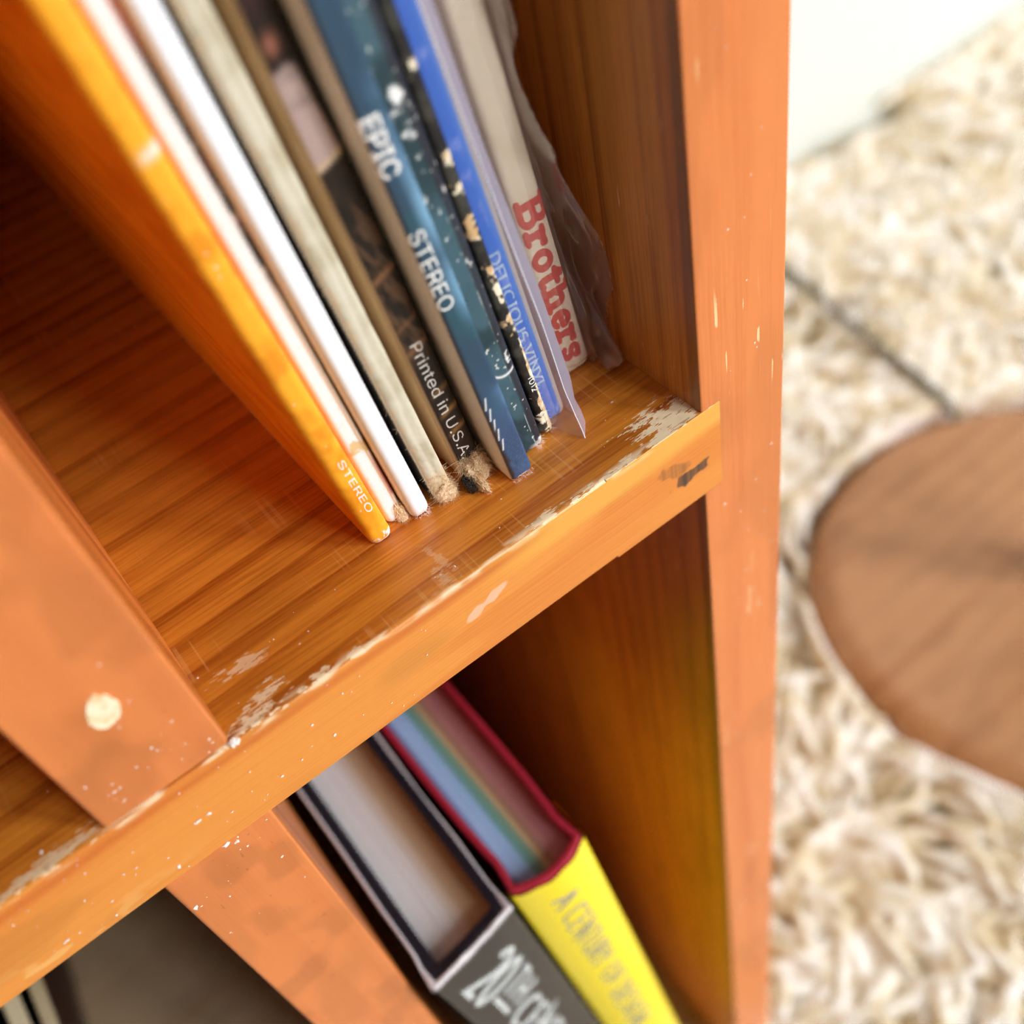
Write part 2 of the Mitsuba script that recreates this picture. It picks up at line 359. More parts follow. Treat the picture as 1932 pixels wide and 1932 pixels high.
part(unit, 'base_board', tri(rbox([-.36, 0.0006, BASE_Z - .02], [0, DEP, BASE_Z], .0005)), W_BASE)
part(unit, 'back_panel', box([-.36, DEP - .006, BASE_Z], [0, DEP, .342]), W_BACK, smooth=False)
# pale filler plug over a nail in the divider
rng = np.random.default_rng(5)
t = np.linspace(0, 2 * np.pi, 40, endpoint=False)
rad = .001 * (1 + .06 * np.sin(3 * t + 1) + .05 * rng.normal(size=40))
plug = trimesh.creation.extrude_polygon(Polygon(np.c_[rad * np.cos(t), rad * np.sin(t)]), .0003, engine='earcut')
pv = plug.vertices
plug.vertices = np.c_[-.0973 + 1.53 * pv[:, 0] + 1.32 * pv[:, 1], .00017 - pv[:, 2], .0206 - 1.84 * pv[:, 0] + 2.62 * pv[:, 1]]
plug.invert()
part(dv, 'filler_plug', plug, bsdf('filler', mikit.proc(lambda p, n, uv: mix(C(255, 242, 208), C(232, 206, 150), smoothstep(.45, .8, fbm(p.x * 900, p.z * 900, 1, 3)))), 0.8, 0.2), label='round pale filler plug over a nail hole')
# paint and dust specks
sp = []
for k in range(170):
    s = rng.uniform(.00005, .00017) * (1.9 if rng.random() < .08 else 1)
    m = trimesh.creation.icosphere(subdivisions=1, radius=1)
    m.vertices = m.vertices * (1 + .35 * rng.normal(size=(len(m.vertices), 1))) * [s * rng.uniform(.6, 1.8), s * .35, s * rng.uniform(.6, 1.5)]
    zone = rng.random()
    if zone < .33:
        pos = [rng.uniform(-.135, -.055), -.0002, rng.uniform(-.0185, -.001)]
    elif zone < .5:
        pos = [rng.uniform(XL + .001, XR - .001), .0001, abs(rng.normal(0, .009)) + .0006]
    elif zone < .63:
        pos = [rng.uniform(XLL + .001, XRL - .001), .0004, -TH - .0006 - abs(rng.normal(0, .012))]
    elif zone < .8:
        pos = [rng.uniform(.0043, W - .001), 0, rng.uniform(-.07, .09)]
    else:
        m.vertices = m.vertices[:, [0, 2, 1]]
        m.invert()
        pos = [rng.uniform(-.13, -.002), rng.uniform(.001, .014), 0.0]
        if XL - .002 < pos[0] < XR + .001:
            pos[0] = -.07
    m.vertices += pos
    sp.append(m)
big = trimesh.creation.icosphere(subdivisions=2, radius=1)
big.vertices = big.vertices * (1 + .25 * rng.normal(size=(len(big.vertices), 1))) * [.0007, .0004, .0007] + [-.0872, -.0002, .0002]
sp.append(big)
part(unit, 'paint_fleck', trimesh.util.concatenate(sp), bsdf('white_fleck', rgb(248, 242, 236), 0.6), kind='stuff')


# ------------------------------------------------------------------ record sleeves
SCOL = {}


def cmix(a, b, t):
    return a * (1 - t[:, None]) + np.asarray(b) * t[:, None]


def sstep(a, b, x):
    t = np.clip((x - a) / (b - a), 0, 1)
    return t * t * (3 - 2 * t)


class Sleeve:
    H, D = .3135, .313

    def __init__(s, x0, w, y0, k, r, seed=0, rag=0.0, wob=.00006, zmax=.1):
        s.x0, s.w, s.y0, s.k, s.r, s.seed, s.rag, s.wob, s.zmax = x0, w, y0, k, min(r, w / 2 - 1e-5), seed, rag, wob, zmax

    def X(s, v):
        return s.k * np.minimum(v, .09) + .101 * np.maximum(v - .09, 0)

    def bump(s, a):
        e = np.maximum(np.abs(a) - (s.w / 2 - s.r), 0)
        return s.r - np.sqrt(np.maximum(s.r ** 2 - np.minimum(e, s.r) ** 2, 0))

    def place(s, a, b, v):
        return np.c_[s.x0 + s.w / 2 + a - s.X(v), s.y0 + b, v]

    def body(s, color):
        back = np.array([.313, .2, .1, .06, .04, .028, .02, .015, .012, .009, .007, .0055, .004, .003, .0022, .0015])
        back = back[back > s.r + .0002]
        na = 34
        th = np.linspace(0, 1, na)
        aa = np.concatenate([-s.w / 2 + s.r * (1 - np.cos(np.linspace(0, np.pi / 2, 8))), np.linspace(-s.w / 2 + s.r, s.w / 2 - s.r, na - 14)[1:-1], s.w / 2 - s.r * (1 - np.sin(np.linspace(0, np.pi / 2, 8)))])
        A = np.concatenate([np.full(len(back), -s.w / 2), aa, np.full(len(back), s.w / 2)])
        B = np.concatenate([back, s.bump(aa), back[::-1]])
        front = np.concatenate([np.zeros(len(back)), np.ones(len(aa)), np.zeros(len(back))])
        side = np.sign(A) * (1 - front)
        v = np.concatenate([np.linspace(0, s.zmax, 460), np.linspace(s.zmax, s.H, 12)[1:]])
        rows, cols = len(v), len(A)
        VV, AA = np.repeat(v, cols), np.tile(A, rows)
        BB, FF, SS = np.tile(B, rows), np.tile(front, rows), np.tile(side, rows)
        q = np.c_[AA * 260, VV * 260, np.full(len(AA), s.seed * 7.3)]
        near = np.exp(-BB / .01)
        n1 = meshkit.fbm(np.c_[VV * 120, SS * 3 + AA * 40, np.full(len(AA), s.seed + .5)], 3, s.seed) - .5
        n2 = meshkit.fbm(q * 6, 3, s.seed + 9) - .5
        lo = np.clip(1 - VV / .0022, 0, 1)
        ragz = sstep(.02, .0, VV) * s.rag
        B2 = BB + near * (s.wob * 1.2 * n1 + (s.wob * .5 + ragz * .0005) * n2) + lo ** 2 * .0007 * FF
        A2 = AA * (1 - .12 * lo ** 2 * near) + near * (s.wob * 1.4 * n1 + ragz * .0004 * n2)
        Z = np.where(VV < .003, VV + near * (1 - VV / .003) * (.0002 + s.rag * .0007 * np.clip(n2 + .3, 0, 1)), VV)
        P = s.place(A2, B2, VV)
        P[:, 2] = np.maximum(Z, .00008)
        col = np.clip(color(AA, BB, VV, FF, SS, lambda f, sd=0, az=1.0: meshkit.fbm(np.c_[AA * f * az, VV * f, BB * f * .3 + sd], 3, s.seed + sd)), 0, 1)
        F = grid_faces(rows, cols)
        caps = []
        for row in (0, rows - 1):
            ids = row * cols + np.arange(cols)
            c = len(P) + len(caps)
            caps.append((P[ids].mean(0), col[ids].mean(0)))
            nx = np.roll(ids, -1)
            F = np.vstack([F, np.stack([np.full(cols, c), nx, ids] if row == 0 else [np.full(cols, c), ids, nx], 1)])
        P = np.vstack([P] + [c[0] for c in caps]); col = np.vstack([col] + [c[1] for c in caps])
        return trimesh.Trimesh(P, F, process=False), col

    def set_type(s, shape, a_base, v_top, depth=.00003, seg=.0005):
        """wrap a flat text shape on the spine: reads downwards, baseline at across position a_base"""
        m = fuzzy(shape, depth) if not isinstance(shape, trimesh.Trimesh) else shape
        m = m.subdivide_to_size(seg, max_iter=6) if isinstance(m, trimesh.Trimesh) else m
        p = m.vertices
        a, v = a_base + p[:, 1], v_top - p[:, 0]
        out = m.copy()
        out.vertices = s.place(a, s.bump(np.clip(a, -s.w / 2, s.w / 2)) - .00001 - p[:, 2], v)
        out.invert()
        if trimesh.Trimesh(out.vertices, out.faces, process=False).volume < 0:
            out.invert()
        return out


def inter(text, cap, length, bold=False, depth=.00003):
    m = meshkit.text_mesh(text, cap, depth, bold)
    m.vertices[:, 0] -= m.vertices[:, 0].min()
    m.vertices[:, 0] *= length / m.vertices[:, 0].max()
    return m


def add_sleeve(S, label, color, mat=CARD, group='records on the shelf'):
    key = thing('record_sleeve', label, 'record', 'record sleeves on the shelf')
    m, c = S.body(color)
    part(key, 'cover', m, mat, smooth=True, color=c)
    return key


def fray(S, rng, n, length, a_lo, a_hi, v_lo, v_hi, rad=.00003, down=1.0):
    a, v = rng.uniform(a_lo, a_hi, n), rng.uniform(v_lo, v_hi, n)
    P = S.place(a, S.bump(a) + .0001, v)
    P[:, 2] = np.maximum(P[:, 2], .0002)
    d = np.c_[np.sign(a) * .5 + rng.normal(0, .5, n), -np.ones(n) * .8, rng.normal(-.25 * down, .45, n)]
    f = fibres(rng, P, d, length, rad)
    f.vertices[:, 2] = np.maximum(f.vertices[:, 2], .00006)
    return f


def lump(S, rng, a, v, ra, rb, rv, seed, b=0.0, sub=4, amp=.5):
    m = trimesh.creation.icosphere(subdivisions=sub)
    nrm = m.vertices.copy()
    k = 1 + amp * (meshkit.fbm(nrm * 2.2 + seed, 3, seed) - .5) + amp * .6 * (meshkit.fbm(nrm * 7 + seed, 2, seed + 3) - .5)
    p = nrm * k[:, None]
    q = S.place(a + p[:, 0] * ra, b + p[:, 1] * rb, v + p[:, 2] * rv)
    q[:, 2] = np.maximum(q[:, 2], .0001 + .0001 * np.abs(nrm[:, 0]))
    m.vertices = q
    return m


def fluff(m, rng, n, length, rad=.000022):
    """paper fibres standing off a torn lump"""
    i = rng.integers(0, len(m.vertices), n)
    f = fibres(rng, m.vertices[i], m.vertex_normals[i] + [0, -.3, 0], length, rad)
    f.vertices[:, 2] = np.maximum(f.vertices[:, 2], .00006)
    return trimesh.util.concatenate([m, f])


W_ = lin(245, 244, 240)
rngs = np.random.default_rng(21)

# 1 yellow
S1 = Sleeve(-.0543, .0039, .0145, .106, .0013, 1, .15)
def c1(a, b, v, f, s, nz):
    col = cmix(np.repeat([lin(255, 176, 40)], len(a), 0), lin(236, 148, 26), sstep(.35, .7, nz(300, 1)))
    scuff = np.exp(-((v - .0725 - (a - .0000) * .25) / .0007) ** 2) * sstep(-.0017, .0006, a) * f
    col = cmix(col, W_, .75 * scuff)
    low = sstep(.0065, .0005, v + 1.0 * (.0018 - a)) * f
    col = cmix(col, W_, sstep(.38, .52, low * .55 + (nz(1400, 3) - .5) * 1.2))
    rim = sstep(.0009, .0003, v)
    return cmix(col, W_, .75 * rim)
k1 = add_sleeve(S1, 'yellow orange record sleeve at the open end of the row', c1)
part(k1, 'spine_lettering', S1.set_type(inter('STEREO', .00112, .0122), -.00002, .0203), INK_WHITE, smooth=False, label='small white capitals STEREO')

# 2 white with tan frayed corner and red print
S2 = Sleeve(-.0501, .0033, .0165, .103, .0010, 2, .5)
def c2(a, b, v, f, s, nz):
    col = np.repeat([lin(246, 245, 242)], len(a), 0)
    col = cmix(col, lin(240, 196, 140), sstep(-.0009, -.0014, a) * .8)
    ln = np.exp(-((a - .0009) / .00013) ** 2) * sstep(.055, .045, v)
    col = cmix(col, lin(248, 180, 80), ln * .8)
    right = sstep(.0008, .0011, a) * sstep(.045, .055, v) * f
    rp = nz(900, 2, .5)
    pr_ = np.repeat([lin(120, 30, 40)], len(a), 0)
    pr_ = cmix(pr_, lin(30, 34, 40), sstep(.4, .6, nz(500, 4, .4)))
    pr_ = cmix(pr_, lin(230, 210, 205), sstep(.56, .68, rp))
    pr_ = cmix(pr_, lin(238, 110, 80), sstep(.078, .086, v))
    col = cmix(col, pr_, right * .9)
    red = sstep(.0009, .0012, a) * sstep(.018, .012, v) * sstep(.0055, .007, v)
    col = cmix(col, lin(190, 70, 56), red * .7)
    tan = np.maximum(sstep(.0045, .0015, v + (.0016 - a) * 1.2), np.exp(-((v - .0185 + (nz(700, 8) - .5) * .003) / .0012) ** 2) * .75) * f
    col = cmix(col, lin(226, 194, 140), sstep(.35, .55, tan + (nz(900, 5) - .5) * .5))
    col = cmix(col, lin(210, 200, 190), .25 * sstep(.62, .75, nz(2200, 6)) * f)
    return col
k2 = add_sleeve(S2, 'thin worn white record sleeve with red and orange edging beside the yellow sleeve', c2)
part(k2, 'frayed_corner', trimesh.util.concatenate([fluff(lump(S2, rngs, .0008, .0016, .0009, .0008, .0023, 3, amp=.8), rngs, 420, .0007), fray(S2, rngs, 90, .0009, .0, .0017, .0003, .0045)]), TAN_PULP, label='tan frayed cardboard corner')

# 3 white box
S3 = Sleeve(-.0466, .0033, .0145, .103, .0011, 3, .2)
def c3(a, b, v, f, s, nz):
    col = np.repeat([lin(246, 248, 252)], len(a), 0)
    col = cmix(col, lin(232, 206, 164), sstep(-.0006, -.0013, a) * .75)
    return cmix(col, lin(236, 226, 206), sstep(.0022, .0008, v) * .5)
k3 = add_sleeve(S3, 'thick clean bluish white record sleeve with rounded lower corner', c3)
part(k3, 'frayed_corner', fray(S3, rngs, 45, .0007, -.0014, .0015, .0002, .0014), WHITE_PULP, label='white paper fibres at the corner')

# 4 khaki worn
S4 = Sleeve(-.0419, .0035, .0148, .108, .0009, 4, .8, .00018)
def c4(a, b, v, f, s, nz):
    col = cmix(np.repeat([lin(212, 205, 182)], len(a), 0), lin(192, 182, 154), sstep(.35, .7, nz(260, 1)))
    col = cmix(col, lin(238, 232, 214), sstep(.0006, .0, np.abs(a + .0003 + (nz(120, 3) - .5) * .0008)) * .5)
    col = cmix(col, lin(224, 196, 158), sstep(-.0010, -.0015, a + (nz(900, 2) - .5) * .0012) * .8)
    col = cmix(col, lin(216, 190, 148), sstep(.009, .004, v) * .8)
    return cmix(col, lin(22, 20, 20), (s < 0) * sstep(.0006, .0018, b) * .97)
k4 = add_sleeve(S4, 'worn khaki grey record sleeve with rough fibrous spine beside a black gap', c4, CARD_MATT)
part(k4, 'frayed_corner', trimesh.util.concatenate([fluff(lump(S4, rngs, .0002, .0016, .0016, .0008, .0022, 8, amp=.8), rngs, 700, .0008), fray(S4, rngs, 240, .0011, -.0019, .0019, .0002, .007), fray(S4, rngs, 60, .0007, -.0019, -.0013, .007, .06, down=0)]), TAN_PULP, label='tan frayed cardboard corner')

# 5 picture spine, Printed in U.S.A.
S5 = Sleeve(-.0361, .0043, .0155, .1085, .0008, 5, .5)
def c5(a, b, v, f, s, nz):
    t = v - a * .35
    col = cmix(np.repeat([lin(34, 28, 28)], len(a), 0), lin(66, 48, 36), sstep(.42, .72, nz(330, 1, 1.6)) * sstep(.024, .034, t) * sstep(.066, .05, t))
    fur = sstep(.45, .62, meshkit.fbm(np.c_[(a + v * .35) * 900, (v - a * .9) * 180, a * 0 + 3.3], 3, 4)) * sstep(.026, .032, t) * sstep(.060, .052, t)
    col = cmix(col, lin(132, 98, 72), fur * .5)
    for z0, k in ((.0435, .8), (.0300, .55), (.0345, .35), (.0160, .6), (.0118, .5), (.0205, .35)):
        arcx = np.exp(-((t - z0 + 40 * (a - .0004) ** 2) / .0005) ** 2) * sstep(-.0018, -.0002, a + (z0 > .025) * .001)
        col = cmix(col, lin(200, 150, 78) if z0 < .025 else lin(170, 120, 86), arcx * k)
    pink = sstep(.0608, .0616, t) * sstep(.0745 - .6 * np.maximum(a, 0), .0735 - .6 * np.maximum(a, 0), t) * sstep(.0021, .0012, a + (v - .065) * .08) * sstep(-.0021, -.0018, a)
    col = cmix(col, lin(222, 196, 192), pink * sstep(-.2, .35, nz(260, 6, .3)))
    col = cmix(col, lin(242, 214, 176), np.exp(-((t - .0615) / .0005) ** 2) * .9 * f)
    col = cmix(col, lin(196, 128, 104), np.exp(-((t - .0768) / .0012) ** 2 - ((a + .0005) / .0009) ** 2) * .9)
    col = cmix(col, lin(86, 52, 54), sstep(.078, .083, t) * .6)
    col = np.where((s < 0)[:, None], lin(238, 208, 170), col)
    col = cmix(col, lin(226, 186, 140), sstep(-.0017, -.0021, a) * f * .85)
    return col
k5 = add_sleeve(S5, 'record sleeve with dark brown picture spine lettered Printed in U.S.A. and torn foot', c5)
part(k5, 'spine_lettering', S5.set_type(inter('Printed in U.S.A.', .00185, .0255), -.0010, .0307), INK_WHITE, smooth=False, label='white lettering Printed in U.S.A.')
tl = [fluff(lump(S5, rngs, .0006, .0019, .0021, .0014, .0028, 12, b=-.0002, sub=5, amp=.9), rngs, 900, .0008), fluff(lump(S5, rngs, -.0008, .0009, .0008, .0026, .0011, 17, b=-.0020, sub=4, amp=1.0), rngs, 380, .0007), fray(S5, rngs, 700, .0017, -.002, .0023, .0004, .0052), fray(S5, rngs, 160, .0013, -.002, .0022, .0042, .0056, down=-2)]
part(k5, 'torn_corner', trimesh.util.concatenate(tl), TAN_PULP, label='torn open tan cardboard corner')
part(k5, 'paper_curl', lump(S5, rngs, -.0024, .0012, .0007, .0016, .0016, 23, b=-.0014, sub=4, amp=.7), bsdf('black_scrap', rgb(26, 24, 24), 0.5), label='small black curl of torn paper')

# 6 EPIC blue
S6 = Sleeve(-.0308, .0041, .0095, .1135, .0007, 6, .4)
def c6(a, b, v, f, s, nz):
    base = cmix(np.repeat([lin(40, 70, 92)], len(a), 0), lin(96, 140, 178), sstep(.34, .62, nz(110, 1)) * sstep(-.0008, .0014, a) * sstep(.075, .06, v))
    base = cmix(base, lin(34, 78, 92), sstep(.5, .7, nz(170, 4)) * .8)
    base = cmix(base, lin(130, 180, 214), np.maximum(np.exp(-((v - .0535) / .006) ** 2), np.exp(-((v - .041) / .005) ** 2) * .7) * sstep(-.0004, .0016, a) * .8)
    base = cmix(base, lin(66, 92, 134), sstep(.03, .006, v) * .7)
    base = cmix(base, lin(40, 48, 58), sstep(-.0009, -.0018, a) * .75)
    weave = (np.sin(a * 2 * np.pi / .00030 + v * 4200) > .2) * sstep(.016, .008, v)
    base = cmix(base, lin(30, 46, 70), weave * .45)
    for z0 in (.0095, .0120, .0142, .0165, .0190):
        fl = np.exp(-((a + .0017 - .0005 + .28 * (z0 - v)) / .00013) ** 2) * (np.abs(v - z0) < .0012)
        base = cmix(base, W_, fl * .9)
    base = cmix(base, lin(60, 50, 44), sstep(-.0012, -.0017, a + (nz(700, 3) - .5) * .0012) * sstep(.019, .012, v) * .9)
    left = np.repeat([lin(218, 214, 196)], len(a), 0)
    base = np.where((s < 0)[:, None], left, base)
    base = cmix(base, lin(216, 210, 190), sstep(-.00185, -.00205, a) * f)
    return cmix(base, W_, sstep(.0009, .0003, v + (nz(1500, 7) - .5) * .0008))
k6 = add_sleeve(S6, 'blue denim patterned record sleeve with white lettering EPIC and STEREO on its spine', c6)
part(k6, 'spine_lettering', S6.set_type(inter('EPIC', .0026, .0081, True), -.0019, .0675), INK_WHITE, smooth=False, label='white capitals EPIC')
part(k6, 'spine_lettering', S6.set_type(inter('STEREO', .0023, .0132), -.0019, .0512), INK_WHITE, smooth=False, label='white capitals STEREO')
part(k6, 'frayed_corner', fray(S6, rngs, 60, .0004, -.0019, .0020, .0001, .0009), WHITE_PULP, label='white paper fibres at the corner')

# 7 dark teal with cream crease
S7 = Sleeve(-.0265, .0046, .0128, .1135, .0009, 7, .5)
def c7(a, b, v, f, s, nz):
    base = cmix(np.repeat([lin(30, 58, 66)], len(a), 0), lin(60, 92, 104), sstep(.4, .68, nz(150, 2)))
    base = cmix(base, lin(34, 34, 46), sstep(.0006, .0011, a) * .85)
    br = sstep(.36, .5, nz(500, 8, .2))
    base = cmix(base, lin(226, 222, 200), np.exp(-((a + .0019 + (nz(60, 3) - .5) * .0004) / .00006) ** 2) * sstep(.1, .02, v) * br)
    base = cmix(base, lin(200, 206, 200), np.exp(-((a - .0007 + (nz(60, 5) - .5) * .0003) / .00004) ** 2) * br * .7)
    wh = np.maximum(np.exp(-((v - .0205) / .0022) ** 2 - ((a - .0014) / .0007) ** 2), np.exp(-((v - .066) / .004) ** 2 - ((a - .0002) / .0014) ** 2) * .92)
    wh = np.maximum(wh, np.exp(-((v - .0535) / .003) ** 2 - ((a - .0017) / .0003) ** 2))
    base = cmix(base, W_, sstep(.56, .64, wh * .29 + nz(560, 9, .7) * .72) * (wh > .12))
    hook = np.exp(-((v - .0185 - 260 * (a - .0002) ** 2) / .00022) ** 2) * (np.abs(a - .0000) < .0018)
    base = cmix(base, W_, hook)
    sp_ = sstep(.77, .8, nz(1500, 11)) * f
    base = cmix(base, lin(214, 216, 208), sp_)
    return cmix(base, W_, sstep(.0024, .0006, v + (nz(900, 7) - .5) * .004) * sstep(-.001, .0016, a))
k7 = add_sleeve(S7, 'dark teal record sleeve with white cracks and chips, directly right of the blue lettered sleeve', c7)
part(k7, 'frayed_corner', fray(S7, rngs, 60, .0007, .0004, .0022, .0002, .0022), WHITE_PULP, label='white paper fibres at the corner')

# 8 black flaking
S8 = Sleeve(-.0213, .0023, .0138, .1185, .0009, 8, .9, .00012)
def c8(a, b, v, f, s, nz):
    col = cmix(np.repeat([lin(24, 24, 24)], len(a), 0), lin(56, 56, 50), sstep(.4, .7, nz(500, 1)))
    wear = nz(420, 3, .8) * .8 + nz(1600, 5) * .28 + sstep(.0002, .0011, a) * .22 * sstep(.04, .0, v) + sstep(.03, .0, v) * .04
    for z0, h in ((.0362, .0010), (.0318, .0028), (.0268, .0011), (.0505, .0008), (.0553, .0012), (.0680, .0010)):
        wear = np.maximum(wear, (.56 + .5 * nz(900, 9)) * np.exp(-((v - z0) / h) ** 4) * sstep(-.0012, .0002, a))
    wear = np.maximum(wear - .03, sstep(-.0001, .0006, a + (nz(380, 15) - .5) * .0022) * sstep(.027, .02, v) * .9)
    m = sstep(.655, .69, wear) * f
    flake = cmix(np.repeat([lin(244, 230, 200)], len(a), 0), lin(206, 168, 118), sstep(.4, .7, nz(800, 12)))
    return np.where(m[:, None] > .02, cmix(col, flake, m) if False else col * (1 - m[:, None]) + flake * m[:, None], col)
k8 = add_sleeve(S8, 'very thin black record sleeve with flaking cream wear along its spine', c8)
g8, _ = letters('IO12', .0010, .00017, 1.0, .35)
part(k8, 'spine_lettering', S8.set_type(g8, -.0002, .0142), INK_WHITE, smooth=False, label='remains of white lettering')
g8, _ = letters('J', .0010, .00018, 1.2)
part(k8, 'spine_lettering', S8.set_type(g8, -.0003, .0062), INK_WHITE, smooth=False, label='remains of white lettering')
part(k8, 'frayed_edge', fray(S8, rngs, 110, .0006, .0004, .0012, .0004, .03, down=0), WHITE_PULP, label='white torn paper edge')

# 9 blue with beige edge, in a milky plastic cover
S9 = Sleeve(-.0189, .0040, .0160, .1155, .0007, 9, .1)
def c9(a, b, v, f, s, nz):
    col = cmix(np.repeat([lin(66, 136, 250)], len(a), 0), lin(110, 170, 255), sstep(.0, .0008, a) * .5)
    col = cmix(col, lin(90, 130, 232), sstep(.03, .0, v) * .5)
    return cmix(col, lin(206, 196, 182), sstep(.0010, .0011, a))
k9 = add_sleeve(S9, 'bright blue record sleeve lettered in pale blue inside a milky plastic cover', c9)
g9, l9 = letters('DELICIOUS', .00165, .00025, .95, .14, serif=.00022)
m9 = fuzzy(g9, .00003); m9.vertices[:, 0] *= .0178 / l9
part(k9, 'spine_lettering', S9.set_type(m9, -.0016, .0368), INK_PALE, smooth=False, label='pale blue serif capitals DELICIOUS')
g9, l9 = letters('VINYL', .00165, .00025, .95, .14, serif=.00022)
m9 = fuzzy(g9, .00003); m9.vertices[:, 0] *= .0098 / l9
part(k9, 'spine_lettering', S9.set_type(m9, -.0016, .0180), INK_PALE, smooth=False, label='pale blue serif capitals VINYL')
vz = np.concatenate([np.linspace(0, .09, 60), np.linspace(.09, .318, 12)[1:]])
rz, rx = np.array([0, .0022, .007, .0214, .0247, .0403, .0551, .0758, .09, .318]), np.array([-16.6, -16.6, -17.1, -18.72, -19.1, -21.4, -23.5, -26.6, -28.2, -52.0]) / 1000
ry = np.interp(vz, [0, .004, .01, .318], [.0092, .0104, .0114, .0117])
bx_ = np.interp(vz, [0, .002, .008, .0167, .028, .0402, .052, .073, .09, .318], np.array([-14.2, -13.6, -13.7, -14.9, -16.4, -18.2, -20.2, -22.9, -24.8, -48.5]) / 1000)
ridge = np.c_[np.interp(vz, rz, rx), ry, vz]
bound = np.c_[bx_, np.interp(vz, [0, .003, .318], [.0120, .0150, .0152]), vz]
leftc = np.c_[S9.x0 - .00012 - S9.X(vz) + .00002, np.full(len(vz), .0158), vz]
backr = np.c_[bx_ - .0008, np.full(len(vz), .05), vz]
for P in (ridge, bound, leftc, backr):
    P[:, 2] = np.maximum(P[:, 2], .0002)
    P[:, 0] += .00010 * (meshkit.fbm(np.c_[vz * 90, vz * 0 + P[0, 1] * 900, vz * 0], 2, 4) - .5)


def ruled(A, B, n=8, bulge=0.0):
    t = np.linspace(0, 1, n)[None, :, None]
    P = A[:, None] * (1 - t) + B[:, None] * t
    P[..., 1] -= bulge * np.sin(np.pi * t[..., 0])
    return trimesh.Trimesh(P.reshape(-1, 3), grid_faces(len(A), n), process=False)


part(k9, 'plastic_cover', ruled(leftc, ridge, 10, .0006), 'faint_film', smooth=True, label='clear side of the plastic cover')
part(k9, 'plastic_cover', trimesh.util.concatenate([ruled(ridge, bound, 6), ruled(bound, backr, 5)]), 'milky_film', smooth=60, label='milky lavender fold of the plastic cover')
part(k9, 'plastic_fold', tubes([ridge], [np.full(len(vz), .00009)], 6), bsdf('white_fold', rgb(236, 236, 246), 0.3), smooth=True, label='white creased fold of the plastic')

# 10 Brothers in a loose clear bag
S10 = Sleeve(-.0099, .0054, .0223, .110, .0010, 10, .1)
def c10(a, b, v, f, s, nz):
    col = cmix(np.repeat([lin(240, 230, 208)], len(a), 0), lin(226, 212, 186), sstep(.4, .7, nz(120, 1)))
    return col
k10 = add_sleeve(S10, 'cream record sleeve with red lettering Brothers in a loose clear bag', c10)
g10, l10 = letters('Brothers', .0045, .00102, .98, .03, star=True)
m10 = fuzzy(g10, .00003); m10.vertices[:, 0] *= .0335 / l10
part(k10, 'spine_lettering', S10.set_type(m10, -.0020, .0368), INK_RED, smooth=False, label='fat red rounded lettering Brothers')
vz = np.concatenate([np.linspace(0, .1, 150), np.linspace(.1, .316, 20)[1:]])
Rr = S10.x0 + S10.w - S10.X(vz)
E_ = np.interp(vz, [0, .003, .009, .022, .038, .050, .066, .1, .316], [-.0026, -.0004, -.0001, -.0004, -.0046, -.0086, -.0104, -.0145, -.0360])
E_ = np.maximum(E_, Rr + .0008)
Lx = S10.x0 - S10.X(vz) - .0002
ycen = np.full(len(vz), .0216)
nodes = np.stack([np.c_[Lx + .0000, ycen + .010, vz], np.c_[Lx - .0001, ycen + .0006, vz], np.c_[(Lx + Rr) / 2, ycen - .0002, vz], np.c_[Rr + .0001, ycen + .0001, vz],
                  np.c_[(Rr + E_) / 2, ycen - .0012, vz], np.c_[E_ - .0002, ycen - .0004, vz], np.c_[E_, ycen + .004, vz], np.c_[np.minimum(E_ + .0002, -.0003), ycen + .03, vz], np.c_[np.minimum(Rr + .002, -.0003), ycen + .09, vz]], 1)
tt = np.linspace(0, nodes.shape[1] - 1, 90)
i0 = np.minimum(tt.astype(int), nodes.shape[1] - 2)
fr_ = (tt - i0)[None, :, None]
sm = fr_ * fr_ * (3 - 2 * fr_) * .5 + fr_ * .5
G = nodes[:, i0] * (1 - sm) + nodes[:, i0 + 1] * sm
free = sstep(2.9, 3.6, tt)[None, :, None]
q = np.stack([np.repeat(tt[None] * .8, len(vz), 0), np.repeat(vz[:, None] * 62, 90, 1) + tt[None] * .7, np.zeros((len(vz), 90))], -1)
rid = 1 - 2 * np.abs(meshkit.fbm(q, 1, 5) - .5) * 2
rid2 = 1 - 2 * np.abs(meshkit.fbm(q * [1.8, 2.6, 1] + 9, 1, 8) - .5) * 2
dsp = ((rid - .2) * .0048 + (rid2 - .2) * .0018) * free[..., 0] + (rid2 - .5) * .00006 * (1 - free[..., 0])
G[..., 1] -= dsp
G[..., 0] = np.minimum(G[..., 0] - dsp * .15 * free[..., 0], -.0002)
G[..., 2] = np.maximum(G[..., 2] - .002 * sstep(.004, 0, vz)[:, None] * free[..., 0] * 0, .0002)
G[..., 1] += (sstep(.003, 0, vz)[:, None]) * .0016
part(k10, 'plastic_bag', trimesh.Trimesh(G.reshape(-1, 3), grid_faces(len(vz), 90), process=False), 'clear_film', smooth=True, label='loose crinkled clear plastic bag')

